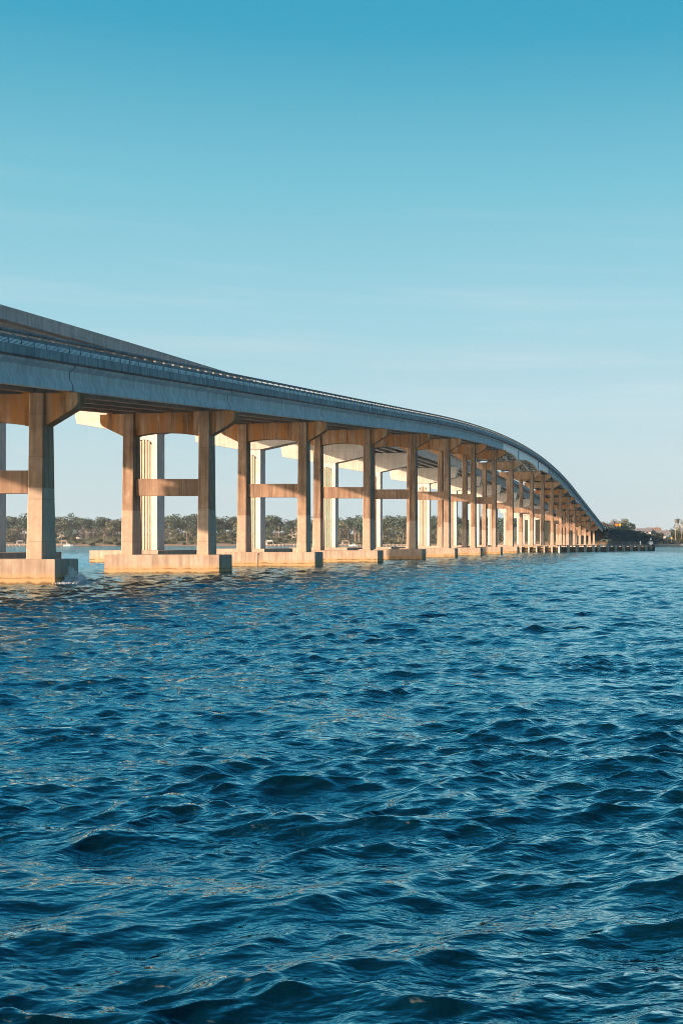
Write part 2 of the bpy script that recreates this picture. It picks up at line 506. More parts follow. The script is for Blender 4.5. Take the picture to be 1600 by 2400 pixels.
def rounded(pts, idx, r, n=4):
    # round one corner of a polygon
    out = []
    for i, p in enumerate(pts):
        if i not in idx: out.append(p); continue
        a = Vector(pts[i - 1]); b = Vector(p); c = Vector(pts[(i + 1) % len(pts)])
        p0 = b + (a - b).normalized() * r; p1 = b + (c - b).normalized() * r
        for k in range(n + 1):
            t = k / n
            q_ = p0 * (1 - t) ** 2 + b * 2 * t * (1 - t) + p1 * t * t
            out.append((q_.x, q_.y))
    return out

for pi, Y in enumerate(PIERS):
    top = zc(Y) - 0.06
    steel = STEEL0 + 5 < Y < STEEL1 - 5
    if steel: top -= 1.30
    yb = Y + 0.65                       # pier centre line
    zt = lambda x: top + CF * (x - XR)
    # cap beam (front recessed behind the legs)
    arch = []
    xl, xr = CX - 3.1, CX + 3.1
    if steel:
        low = [(CX - 4.25, zt(CX) - 2.2), (CX + 4.25, zt(CX) - 2.1)]
    else:
        low = [(CX - 4.25, zt(CX) - 2.3), (xl, zt(CX) - 2.28)]
        for k in range(1, 12):
            t = k / 12
            low.append((xl + (xr - xl) * t, zt(CX) - 2.28 + 0.36 * math.sin(math.pi * t) ** 0.8))
        low += [(xr, zt(CX) - 2.28), (CX + 4.25, zt(CX) - 2.2)]
    poly = [(CX - 6.5, zt(CX - 6.5)), (CX - 6.5, zt(CX - 6.5) - 1.0)] + low + [(CX + 6.55, zt(CX + 6.5) - 1.0), (CX + 6.55, zt(CX + 6.5))]
    n0 = len(poly)
    poly = rounded(poly, (1, n0 - 2), 0.45)
    mb = MB(); mb.prism_y(poly, yb - 0.52, yb + 0.52)
    for gx in (-5.6, -2.8, 0, 2.8, 5.6):   # bearing pads
        x = CX + gx
        mb.box(x - 0.3, x + 0.3, yb - 0.4, yb + 0.4, zt(x) - 0.02, zt(x) + (0.12 if not steel else 0.14))
    pier = npart(mb, 'pier', M['cap_pale'] if STEEL0 + 5 < Y < STEEL1 + 40 else M['cap'])
    # legs
    for sx in (-1, 1):
        x0 = CX + sx * 3.67
        mb = MB()
        rings = []
        ltop = zt(x0) - 0.004
        for t in (0, 0.35, 1.0):
            z = 1.78 + (ltop - 1.78) * t
            w = 0.60 - 0.07 * min(1, t * 1.6); d = 0.97 - 0.30 * min(1, t * 1.4)
            c = 0.07
            rings.append([(x0 - w + c, yb - d, z), (x0 + w - c, yb - d, z), (x0 + w, yb - d + c, z), (x0 + w, yb + d - c, z),
                          (x0 + w - c, yb + d, z), (x0 - w + c, yb + d, z), (x0 - w, yb + d - c, z), (x0 - w, yb - d + c, z)])
        mb.loft(rings)
        npart(mb, 'leg', M['leg'], pier)
    # cross beam
    if top > 14.5 - 1.4:
        zm = (top + 1.8) / 2 - 0.45
        mb = MB(); mb.box(CX - 3.18, CX + 3.18, yb - 0.50, yb + 0.50, zm - 0.82, zm + 0.82)
        npart(mb, 'cross_beam', M['strut'], pier)
    # footing
    mb = MB()
    b = 0.06
    f0, f1 = yb - 1.65, yb + 1.65
    A = [(CX - 5.5, f0), (CX + 5.5, f0), (CX + 5.5, f1), (CX - 5.5, f1)]
    B = [(CX - 5.5 + b, f0 + b), (CX + 5.5 - b, f0 + b), (CX + 5.5 - b, f1 - b), (CX - 5.5 + b, f1 - b)]
    mb.loft([[(x, y, -1.5) for x, y in A], [(x, y, 1.80 - b) for x, y in A], [(x, y, 1.80) for x, y in B]])
    if pi == 3:      # cracked joint in the third footing
        ox, oz = CX - 5.5 + 4.1, 0
        cr_ = MB(); cr_.box(ox - 0.035, ox + 0.035, f0 - 0.012, f0 + 0.02, -0.2, 1.62); cr_.box(ox + 0.0, ox + 0.16, f0 - 0.014, f0 + 0.02, 1.45, 1.66)
    npart(mb, 'footing', M['footing'], pier)
    if pi == 3:
        npart(cr_, 'footing_joint', M['black'], pier)

# girders
PROF = [(0.0, -0.36), (0.0, 0.36)]
def isec(depth, tw, bw, web):
    d = depth
    h = [(-bw, 0), (bw, 0), (bw, 0.21 * d), (web, 0.46 * d), (web, 0.76 * d), (tw, 0.89 * d), (tw, d), (-tw, d), (-tw, 0.89 * d), (-web, 0.76 * d), (-web, 0.46 * d), (-bw, 0.21 * d)]
    return h
SEC = isec(1.85, 0.50, 0.36, 0.11)
def sweep(mb, sec, x, y0, y1, zf, step=6.0, xs=None):
    n = max(1, int(math.ceil((y1 - y0) / step)))
    rings = []
    for k in range(n + 1):
        y = y0 + (y1 - y0) * k / n
        rings.append([(x + a, y, zf(x, y) + b_) for a, b_ in sec])
    mb.loft(rings)
spans = []
edges = [24.9] + PIERS + [END_Y]
for a, b_ in zip(edges[:-1], edges[1:]):
    if a >= STEEL0 - 1 and b_ <= STEEL1 + 1: continue
    spans.append((a + 0.65 + 0.11, b_ + 0.65 - 0.11))
count = 0
rest = MB()
GX = (-5.6, -2.8, 0, 2.8, 5.6)
for si, (a, b_) in enumerate(spans):
    for gi in (4, 3, 2, 1, 0):
        x = CX + GX[gi]
        mb = MB()
        sweep(mb, SEC, x, a, b_, lambda X, Yy: zx_(X, Yy) + 0.06)
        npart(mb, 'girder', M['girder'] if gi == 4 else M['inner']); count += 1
        # deep slot blocks (end diaphragms)
    for ya in (a + 0.3, b_ - 0.6):
        mb = MB(); sweep(mb, [(-5.55, 0.4 - .03 * 5.55), (5.55, 0.4 + .03 * 5.55), (5.55, 1.7 + .03 * 5.55), (-5.55, 1.7 - .03 * 5.55)], CX, ya, ya + .3, lambda X, Yy: zx_(X, Yy) + 0.06)
        npart(mb, 'diaphragm', M['girder'])
# steel main spans with haunches over the two channel piers
HP = (325.55, 371.05)
def zsteel(X, Yy):
    h = 0
    for p in HP:
        d = abs(Yy - p)
        if d < 19: h = max(h, 1.30 * (1 - d / 19) ** 2)
    return zx_(X, Yy) + 0.06 - h
for gi, gx in enumerate(GX):
    x = CX + gx
    mb = MB()
    n = 52; ys_ = [STEEL0 + 0.72 + (STEEL1 - STEEL0 - 0.1) * k / n for k in range(n + 1)]
    zt_ = lambda y: zx_(x, y) + 1.90
    mb.loft([[(x - .02, y, zsteel(x, y) + .04), (x + .02, y, zsteel(x, y) + .04), (x + .02, y, zt_(y) - .04), (x - .02, y, zt_(y) - .04)] for y in ys_])
    mb.loft([[(x - .25, y, zsteel(x, y)), (x + .25, y, zsteel(x, y)), (x + .25, y, zsteel(x, y) + .06), (x - .25, y, zsteel(x, y) + .06)] for y in ys_])
    mb.loft([[(x - .2, y, zt_(y) - .05), (x + .2, y, zt_(y) - .05), (x + .2, y, zt_(y)), (x - .2, y, zt_(y))] for y in ys_])
    sg = npart(mb, 'steel_girder', M['steel'])
    mb = MB()
    for y in HP + (STEEL0 + 1.0, STEEL1 + 0.3):
        mb.box(x - .2, x + .2, y - .25, y + .25, zsteel(x, y) + .06, zt_(y) - .05)
    npart(mb, 'stiffener', M['stiff'], sg)
for k in range(21):
    y = STEEL0 + 3 + (STEEL1 - STEEL0 - 5) * k / 20
    mb = MB()
    for g0, g1 in zip(GX[:-1], GX[1:]):
        x0, x1 = CX + g0 + .1, CX + g1 - .1
        zl0, zl1 = zsteel(x0, y) + .25, zsteel(x1, y) + .25
        zh = zx_(x0, y) + 1.6
        mb.bar((x0, y, zl0), (x1, y, zl1), .16)
        mb.bar((x0, y + .1, zl0 + .1), (x1, y + .1, zh), .12)
        mb.bar((x0, y - .1, zh), (x1, y - .1, zl1 + .1), .12)
    npart(mb, 'cross_bracing', M['brace'])

# deck slab, edge beams, barrier, rail, pipes
def strip(mb, x0, x1, h0, h1, y0, y1, step=6.0, zf=zx_, ref=None):
    n = max(1, int(math.ceil((y1 - y0) / step)))
    rings = []
    for k in range(n + 1):
        y = y0 + (y1 - y0) * k / n
        za = zf(x0 if ref is None else ref, y); zb = zf(x1 if ref is None else ref, y)
        rings.append([(x0, y, za + h0), (x1, y, zb + h0), (x1, y, zb + h1), (x0, y, za + h1)])
    mb.loft(rings)
DY0, DY1 = 26.0, END_Y + 0.6
mb = MB(); strip(mb, CX - 6.35, CX + 6.35, 1.91, 2.16, DY0, DY1)
deck = npart(mb, 'deck', M['deck'])
mb = MB(); strip(mb, CX - 5.9, CX + 5.9, 2.165, 2.2, DY0, DY1)
npart(mb, 'road_surface', M['asphalt'], deck)
cuts = [26.0] + [p + 0.65 for p in PIERS] + [END_Y + 0.6]
mbr = MB(); mbl = MB()
for a, b_ in zip(cuts[:-1], cuts[1:]):
    strip(mbr, -43.32, -43.0, 1.95, 2.58, a + .02, b_ - .02, ref=XR)
    strip(mbl, CX - 6.65, CX - 6.352, 1.95, 2.58, a + .02, b_ - .02, ref=CX - 6.5)
npart(mbr, 'edge_beam', M['fascia'], deck)
npart(mbl, 'edge_beam', M['fascia'], deck)
mb = MB(); strip(mb, -43.60, -43.16, 2.583, 3.16, DY0, DY1, ref=XR)
bar_r = npart(mb, 'barrier', M['barrier'])
mb = MB(); strip(mb, CX - 6.5, CX - 6.1, 2.583, 3.16, DY0, DY1, ref=CX - 6.5)
bar_l = npart(mb, 'barrier', M['barrier'])
for par, xa, xb, ref in ((bar_r, -43.56, -43.24, XR), (bar_l, CX - 6.46, CX - 6.14, CX - 6.5)):
    mb = MB()
    def rail_ring(y):
        z = zx_(ref, y)
        return [(xa, y, z + 3.38), (xb, y, z + 3.38), (xb + .03, y, z + 3.44), (xb + .03, y, z + 3.5), (xb - .03, y, z + 3.56), (xa + .03, y, z + 3.56), (xa - .03, y, z + 3.5), (xa - .03, y, z + 3.44)]
    n = 110
    mb.loft([rail_ring(DY0 + (DY1 - DY0) * k / n) for k in range(n + 1)])
    npart(mb, 'rail', M['barrier'], par)
def post_mb(mb, x, y, z):
    mb.loft([[(x - .12, y - .16, z + 3.10), (x + .12, y - .16, z + 3.10), (x + .12, y + .16, z + 3.10), (x - .12, y + .16, z + 3.10)],
             [(x - .09, y - .10, z + 3.40), (x + .09, y - .10, z + 3.40), (x + .09, y + .10, z + 3.40), (x - .09, y + .10, z + 3.40)]])
far_posts = MB(); proto = None
ypost = [66.5 + 1.77 * k for k in range(352)]
for k, y in enumerate(ypost):
    z = zx_(XR, y)
    if k < 100:
        if proto is None:
            m_ = MB(); post_mb(m_, 0, 0, 0)
            proto = m_.build('rail_post', M['post'], bar_r); o = proto
        else:
            o = proto.copy(); col.objects.link(o); o.parent = bar_r
        o.location = (-43.40 - NO.x, y - NO.y, z)
    else:
        post_mb(far_posts, -43.40, y, z)
tag(npart(far_posts, 'rail_post', M['post'], bar_r), kind='stuff')
lp = MB()
for k in range(376):
    y = 28 + 1.77 * k
    post_mb(lp, CX - 6.3, y, zx_(CX - 6.5, y))
tag(npart(lp, 'rail_post', M['post'], bar_l), kind='stuff')
for k in range(4):
    mb = MB()
    h = 2.635 + 0.078 * k
    nseg = 220; rings = []
    for j in range(nseg + 1):
        y = DY0 + (DY1 - DY0) * j / nseg
        z = zx_(XR, y) + h + 0.008 * math.sin(y * 2.1 + k)
        rings.append([(-43.10 + .03 * math.cos(t), y, z + .03 * math.sin(t)) for t in [i * math.pi / 3 for i in range(6)]])
    mb.loft(rings)
    npart(mb, 'conduit', M['conduit'], near, True)
proto = None; far_clips = MB()
for k in range(400):
    y = 67 + 1.53 * k
    z = zx_(XR, y)
    if k < 100:
        if proto is None:
            m_ = MB(); m_.box(-.05, .05, -.02, .02, 2.58, 2.92)
            proto = m_.build('pipe_clip', M['clip'], near); o = proto
        else:
            o = proto.copy(); col.objects.link(o); o.parent = near
        o.location = (-43.10 - NO.x, y - NO.y, z)
    elif y < END_Y:
        far_clips.box(-43.15, -43.05, y - .03, y + .03, z + 2.58, z + 2.92)
tag(npart(far_clips, 'pipe_clip', M['clip']), kind='stuff')
# abutment at the far end
mb = MB()
ya = END_Y
mb.box(CX - 7.0, CX + 6.4, ya - 0.2, ya + 6, 5.0, zc(ya) - .4)
mb.box(CX - 7.0, CX + 6.4, ya + 0.8, ya + 6, zc(ya) - .4, zc(ya) + 1.9)
npart(mb, 'abutment', M['deck'])

# ------------------------------------------------------------------ far (newer) bridge
LX = -81.2
LR = -70.2
KL = 7.5e-5
LCF = 0.02
def zl(X, Y):
    d = Y - 350
    z = 27.1 - KL * d * d if abs(d) < 228 else 27.1 - KL * 228 ** 2 - 2 * KL * 228 * (abs(d) - 228)
    return z + LCF * (X - LR)
LP = [37.0, 87.0, 138.4, 181.5, 226.0, 275.0, 316.0, 378.0, 424.0, 472.0, 518.0, 564.0, 610.0, 656.0, 702.0]
newb = tag(empty('highway_bridge', (LX, 181.5, 0)), 'newer pale concrete road bridge on single fluted columns, standing behind the tan two-legged one', 'bridge')
LO = Vector((LX, 181.5, 0))
def lpart(mb, name, mat, parent=newb, smooth=False):
    o = mb.build(name, mat, None, smooth)
    o.data.transform(__import__('mathutils').Matrix.Translation(-LO))
    o.parent = parent
    return o
for li, Y in enumerate(LP):
    zt = lambda x: zl(x, Y) - 0.16
    poly = [(LX - 10.8, zt(LX - 10.8)), (LX - 10.2, zt(LX - 10.8) - 3.35), (LX - 1.95, zt(LX) - 4.95), (LX + 1.95, zt(LX) - 4.95),
            (LX + 10.2, zt(LX + 10.8) - 3.35), (LX + 10.8, zt(LX + 10.8))]
    mb = MB(); mb.prism_y(poly, Y - 1.45, Y + 1.45)
    for g in range(7):
        x = LX - 9.3 + 3.1 * g
        mb.box(x - .4, x + .4, Y - .7, Y + .7, zt(x) - .02, zt(x) + .17)
    pier = lpart(mb, 'pier', M['white_cap'])
    # column: core, corner borders, arched top, ribs
    hw = 1.95; fy = Y - 1.3; zb = zt(LX) - 4.952
    pw = 1.19; arch_top = zb - 1.0; spring = arch_top - 0.75
    mb = MB()
    mb.box(LX - hw, LX + hw, fy + .60, Y + 1.3, 1.79, zb)
    mb.box(LX - hw, LX - pw, fy, fy + .602, 1.79, zb)
    mb.box(LX + pw, LX + hw, fy, fy + .602, 1.79, zb)
    n = 14
    arc = [(LX - pw * math.cos(math.pi * k / n), spring + 0.75 * math.sin(math.pi * k / n)) for k in range(n + 1)]
    for (xa, za), (xb, zb_) in zip(arc[:-1], arc[1:]):
        mb.prism_y([(xa, za), (xb, zb_), (xb, zb), (xa, zb)], fy, fy + .602)
    colm = lpart(mb, 'column', M['white_conc'], pier)
    mb = MB()
    gw = 0.15; nr_ = 6; rw = (2 * pw - gw * (nr_ - 1)) / nr_
    for k in range(nr_):
        x0 = LX - pw + k * (rw + gw); x1 = x0 + rw
        xm = max(abs(x0 - LX), abs(x1 - LX)); xm = min(xm, pw * .999)
        top_ = spring + 0.75 * math.sqrt(max(0, 1 - (xm / pw) ** 2)) - .02
        mb.box(x0 + (.004 if k == 0 else 0), x1 - (.004 if k == nr_ - 1 else 0), fy + .06, fy + .603, 1.79, top_)
    lpart(mb, 'fluting', M['flute'], colm)
    hwf = 5.0 if li < 5 else 6.5
    mb = MB(); mb.box(LX - hwf, LX + hwf, Y - 8.0, Y + 8.0, -1.5, 1.80)
    lpart(mb, 'footing', M['footing'], pier)
LSEC = [(-.45, 0), (.45, 0), (.45, .28), (.12, .6), (.12, 2.6), (.6, 2.8), (.6, 3.0), (-.6, 3.0), (-.6, 2.8), (-.12, 2.6), (-.12, .6), (-.45, .28)]
le = [0.0] + LP + [742.0]
for a, b_ in zip(le[:-1], le[1:]):
    for g in range(6, -1, -1):
        if g in (1, 3) and a > 420: continue
        mb = MB()
        sweep(mb, LSEC, LX - 9.3 + 3.1 * g, a + .06, b_ - .06, lambda X, Yy: zl(X, Yy), 9)
        lpart(mb, 'girder', M['white_girder'])
    for ya in (a + .5, b_ - .8):
        mb = MB(); sweep(mb, [(-9.25, 0.9 - .185), (9.25, 0.9 + .185), (9.25, 2.9 + .185), (-9.25, 2.9 - .185)], LX, ya, ya + .3, lambda X, Yy: zl(X, Yy))
        lpart(mb, 'diaphragm', M['white_girder'])
mb = MB(); strip(mb, LX - 11, LX + 11, 3.01, 3.26, 0, 744, 9, zl)
ldeck = lpart(mb, 'deck', M['white_girder'])
for sx in (1, -1):
    mb = MB()
    xo = LX + sx * 11.0
    y = 0.5
    while y < 740:
        y2 = min(y + 9.1, 742)
        rings = []
        for k in range(3):
            yy = y + .012 + (y2 - y - .024) * k / 2
            z = zl(LX + sx * 11, yy)
            sec = [(0.03, 2.97), (0.03, 3.40), (0.0, 3.42), (-.02, 4.05), (.03, 4.08), (0.05, 4.42), (-.30, 4.42), (-.42, 3.262), (-.42, 2.97)]
            ring = [(xo + sx * a_, yy, z + h_) for a_, h_ in sec]
            rings.append(ring if sx > 0 else ring[::-1])
        mb.loft(rings)
        y = y2
    lpart(mb, 'parapet', M['parapet'])

# ------------------------------------------------------------------ channel fender
fend = tag(empty('fender_wall', (-30, 362, 0)), 'long low fender of pale piles and dark timbers along the channel by the bridge', 'fender')
FO = Vector((-30, 362, 0))
def fpart(mb, name, mat, parent=fend):
    o = mb.build(name, mat)
    o.data.transform(__import__('mathutils').Matrix.Translation(-FO))
    o.parent = parent
    return o
pl = [Vector((-53.5, 362, 0)), Vector((-37.0, 363, 0)), Vector((-27, 376, 0)), Vector((-9.2, 424, 0))]
def on_line(s):
    for a, b_ in zip(pl[:-1], pl[1:]):
        L = (b_ - a).length
        if s <= L: return a + (b_ - a) * (s / L), (b_ - a).normalized()
        s -= L
    return pl[-1], (pl[-1] - pl[-2]).normalized()
total = sum((b_ - a).length for a, b_ in zip(pl[:-1], pl[1:]))
def slab(mb, s0, s1, off0, off1, z0, z1, step=2.0):
    n = max(1, int((s1 - s0) / step)); rings = []
    for k in range(n + 1):
        p, d = on_line(s0 + (s1 - s0) * k / n); nn = Vector((d.y, -d.x, 0))
        a = p + nn * off1; b_ = p + nn * off0
        rings.append([(a.x, a.y, z0), (b_.x, b_.y, z0), (b_.x, b_.y, z1), (a.x, a.y, z1)])
    mb.loft(rings)
s = 0.6
while s < total - 1.0:
    p, d = on_line(s)
    dx = max(d.x, 0.33)
    mb = MB(); w = 0.34 / dx * 0.62
    slab(mb, s - w, s + w, 0.0, 0.55, -1.2, 1.95, 5)
    fpart(mb, 'pile', M['wood_pile'])
    mb = MB(); slab(mb, s - w * 0.5 + .9, s + w * 0.5 + .9, -1.6, -1.1, -1.2, 1.7, 5)
    fpart(mb, 'back_pile', M['wood_pile'])
    s += 2.35 / dx
for z0, mt in ((0.25, 'wale'), (0.78, 'wale'), (1.32, 'wale_yellow')):
    mb = MB(); slab(mb, 0.1, total - 0.4, -0.35, -0.02, z0, z0 + 0.24)
    fpart(mb, 'wale', M[mt])
mb = MB(); slab(mb, 0.0, total, -0.9, 0.62, 1.955, 2.12)
fpart(mb, 'walkway', M['walk'])
mb = MB(); slab(mb, 0.05, total - 0.3, -1.05, -0.8, -0.4, 1.5)
fpart(mb, 'back_boards', M['wale'])
pe, de = on_line(total)
mb = MB(); mb.box(pe.x - 1.6, pe.x + 0.7, pe.y - 0.3, pe.y + 1.8, -1.2, 1.95)
fpart(mb, 'end_cluster', M['wale'])
# gauge board at the end of the fender
gx, gy = pe.x - 0.75, pe.y - 1.1
gb = tag(empty('gauge_board', (gx, gy, 0)), 'white T-shaped gauge board with dark marks at the end of the channel fender', 'sign')
mb = MB(); mb.box(-.42, .42, 0, .08, 0.35, 3.05); mb.build('scale_board', M['white'], gb)
mb = MB(); mb.box(-.78, .78, -.05, -.002, 2.35, 3.25); mb.build('top_board', M['white'], gb)
mb = MB()
for zz in (0.75, 1.25, 1.75): mb.box(-.16, .16, -.012, -.004, zz, zz + .26); mb.box(.0, .16, -.014, -.002, zz + .1, zz + .34)
mb.build('depth_mark', M['black'], gb)
mb = MB()
for zz in (2.98, 2.8): mb.box(-.55, .55, -.066, -.052, zz, zz + .07)
mb.build('lettering_line', M['stiff'], gb)
mb = MB(); mb.box(-.08, .08, .02, .14, -1, 3.9); mb.build('post', M['galv'], gb)
nl = tag(empty('navigation_light', (gx + .05, gy + .5, 0)), 'white navigation light on a post above the gauge board', 'light')
mb = MB(); mb.tube((0, 0, 1.9), (0, 0, 3.9), .07); mb.build('post', M['galv'], nl)
mb = MB(); mb.tube((0, 0, 3.9), (0, 0, 4.15), .3, .3, 8); mb.tube((0, 0, 4.15), (0, 0, 4.6), .2, .12, 8); mb.tube((0, 0, 4.6), (0, 0, 4.65), .3, .05, 8); mb.build('lantern', M['white'], nl)
p2, d2 = on_line(total - 12)
nl2 = tag(empty('marker_post', (p2.x, p2.y - .4, 2.1)), 'short white marker post standing on the fender walkway', 'post')
mb = MB(); mb.tube((0, 0, 0), (0, 0, .8), .09); mb.build('post', M['galv'], nl2)
mb = MB(); mb.tube((0, 0, .8), (0, 0, 1.3), .22, .18, 8); mb.tube((0, 0, 1.3), (0, 0, 1.42), .18, .03, 8); mb.build('cap', M['white'], nl2)

# ------------------------------------------------------------------ splash against the nearest footing
rs = random.Random(3)
sp = MB()
bx, by = -44.05, 85.6
for k in range(1500):
    t = rs.random() ** 1.5
    ang = rs.uniform(-0.9, 0.9)
    hgt = 1.15 * (1 - t) * rs.random() * math.exp(-((rs.random() - .4) ** 2))
    x = bx + 0.05 + rs.random() ** 1.6 * 1.1
    y = by + rs.gauss(0, 0.75)
    z = 0.02 + (1.35 * math.exp(-((y - by) / .6) ** 2) * rs.random() ** 1.2 + .15 * rs.random()) * (1 - 0.5 * (x - bx))
    r = rs.uniform(.012, .05)
    c = Vector((x, y, z))
    sp.add([tuple(c + Vector(d) * r) for d in ((1, 0, 0), (-1, 0, 0), (0, 1, 0), (0, -1, 0), (0, 0, 1.4), (0, 0, -1.4))],
           [(0, 2, 4), (2, 1, 4), (1, 3, 4), (3, 0, 4), (2, 0, 5), (1, 2, 5), (3, 1, 5), (0, 3, 5)])
tag(sp.build('splash', M['foam']), 'white spray of a wave breaking on the nearest pier footing', 'splash', kind='stuff')

# ------------------------------------------------------------------ shores
def noise2(x, y, f=1.0):
    return (math.sin(x * .13 * f + y * .07 * f) + math.sin(x * .057 * f - y * .11 * f + 1.7) + math.sin(x * .29 * f + 2.1 + y * .23 * f) * .5) / 2.5
def far_h(x, y):
    sh = 948 + 6 * noise2(x, 0, .5)
    t = (y - sh) / 34
    t = max(-.3, min(1, t))
    if t < 0: return t * 4
    s_ = t * t * (3 - 2 * t)
    t2 = max(0, min(1, (y - 992) / 40))
    return 0.5 * min(1, t * 20) + 5.6 * s_ + .8 * noise2(x, y, 1.2) * t + 4.5 * t2 * t2 * (3 - 2 * t2)
def height_mesh(name, xs, ys, h, mat):
    mb = MB()
    nx = len(xs)
    for y in ys:
        for x in xs: mb.v.append((x, y, h(x, y)))
    for j in range(len(ys) - 1):
        for i in range(nx - 1):
            mb.f.append((j * nx + i, j * nx + i + 1, (j + 1) * nx + i + 1, (j + 1) * nx + i))
    o = mb.build(name, mat, smooth=True); o['kind'] = 'structure'
    return o
height_mesh('far_shore', [-900 + 4 * i for i in range(250)], [936 + 3 * j for j in range(22)] + [1010 + 20 * j for j in range(10)] + [1400, 2600], far_h, M['shore'])

# island with the approach embankment on the right
def isl_h(x, y):
    shore = 662 if x < -40 else (662 + 100 * min(1, (x + 40) / 24))
    d = y - shore
    if d < 0: return -1.5
    if x < -28: top_ = 10.4 + .0 * x
    else: top_ = 10.4 - 8.2 * min(1, max(0, (x + 28) / 32)) ** 0.9
    rise = max(0, min(1, (d - 4) / 26)); rise = rise * rise * (3 - 2 * rise)
    # higher bank under the far bridge, added to shade the approach embankment
    if x < -62: top_ += 8.0 * min(1, (-62 - x) / 7)
    if x < -88: top_ = 1.25 + (top_ - 1.25) * max(0, 1 - (-88 - x) / 16)
    back = 1.0 if y < 800 else max(0.35, 1 - (y - 800) / 120)
    if x < -62: back = 1
    z = 1.25 + (top_ - 1.25) * rise * back
    return z + .25 * noise2(x * 3, y * 3) * (1 if rise > 0 else 0)
height_mesh('island', [-108 + 2.0 * i for i in range(95)], [660, 662, 664, 667, 670, 673, 676, 679, 682, 685, 688, 691, 694, 697, 700, 702, 704, 707, 710, 713, 716, 719, 722, 725, 728, 731, 735, 740, 745, 750, 755, 760, 764, 768, 772, 776, 780, 784, 788, 792, 797, 802, 808, 815, 825, 840, 860, 880, 900, 930], isl_h, M['hill'])
sw = tag(empty('seawall', (0, 762, 0)), 'low pale concrete seawall edging the island at the right', 'wall')
pts = [(-108, 661.4), (-40, 661.4), (-16, 761), (82, 761)]
mb = MB(); mb2 = MB()
for (xa, ya), (xb, yb) in zip(pts[:-1], pts[1:]):
    dv = Vector((xb - xa, yb - ya, 0)).normalized(); nn = Vector((dv.y, -dv.x, 0)) * .35
    for m_, z0, z1, k in ((mb, -1.5, 1.15, 1), (mb2, 1.152, 1.45, 1.5)):
        a = Vector((xa, ya, 0)); b_ = Vector((xb, yb, 0))
        P = [a + nn * k, b_ + nn * k, b_ - nn * k, a - nn * k]
        m_.loft([[(q_.x, q_.y, z0) for q_ in P], [(q_.x, q_.y, z1) for q_ in P]])
for m_, nm, mt in ((mb, 'wall_face', 'barrier'), (mb2, 'coping', 'girder')):
    o = m_.build(nm, M[mt]); o.data.transform(__import__('mathutils').Matrix.Translation(-Vector((0, 762, 0)))); o.parent = sw

# ------------------------------------------------------------------ vegetation prototypes
def leaf_cloud(mb, lobes, n, size, rnd, flat=1.0):
    tot = sum(l[3] ** 2 for l in lobes)
    for (cx_, cy_, cz_, r, sq) in lobes:
        k = int(n * r * r / tot)
        for _ in range(k):
            d = Vector((rnd.gauss(0, 1), rnd.gauss(0, 1), rnd.gauss(0, 1))).normalized()
            rr = r * (0.55 + 0.5 * rnd.random() ** 0.6)
            c = Vector((cx_, cy_, cz_)) + Vector((d.x * rr, d.y * rr, d.z * rr * sq))
            nrm = (d + Vector((rnd.gauss(0, .6), rnd.gauss(0, .6), rnd.gauss(0, .6)))).normalized()
            a = nrm.orthogonal().normalized(); b_ = nrm.cross(a)
            t = rnd.uniform(0, 6.28); a, b_ = a * math.cos(t) + b_ * math.sin(t), b_ * math.cos(t) - a * math.sin(t)
            s1 = size * rnd.uniform(.5, 1.2); s2 = s1 * rnd.uniform(.5, .9)
            mb.add([tuple(c + a * s1), tuple(c + b_ * s2), tuple(c - a * s1), tuple(c - b_ * s2)], [(0, 1, 2, 3)])

def make_tree(name, leafm, seed, h, w, bare=False, nleaf=1100, label=None, group=None, lsize=.55):
    rnd = random.Random(seed)
    root = empty(name)
    lobes = []
    mb = MB()
    th = h * rnd.uniform(.26, .36)
    mb.tube((0, 0, -1), (rnd.uniform(-.3, .3), 0, th), h * .028, h * .02, 7)
    nl_ = rnd.randint(13, 17)
    for k in range(nl_):
        a = 2 * math.pi * k / nl_ + rnd.uniform(-.3, .3)
        rr = w * .5 * rnd.uniform(.15, .8)
        z = h * rnd.uniform(.26, .84) * (1 - .15 * rr / (w * .5))
        r = w * rnd.uniform(.16, .26)
        z = min(z, h - r * .7)
        lobes.append((math.cos(a) * rr, math.sin(a) * rr, z, r, rnd.uniform(.6, .85)))
        mb.tube((0, 0, th * .9), (math.cos(a) * rr, math.sin(a) * rr, z - r * .2), h * .013, h * .005, 5)
    lobes.append((rnd.uniform(-.1, .1) * w, 0, h * .85, w * .2, .7))
    mb.build('trunk', M['bark'], root)
    lb = MB(); leaf_cloud(lb, lobes, nleaf, lsize, rnd)
    lb.build('crown', M[leafm], root)
    tag(root, label, 'tree', group)
    return root

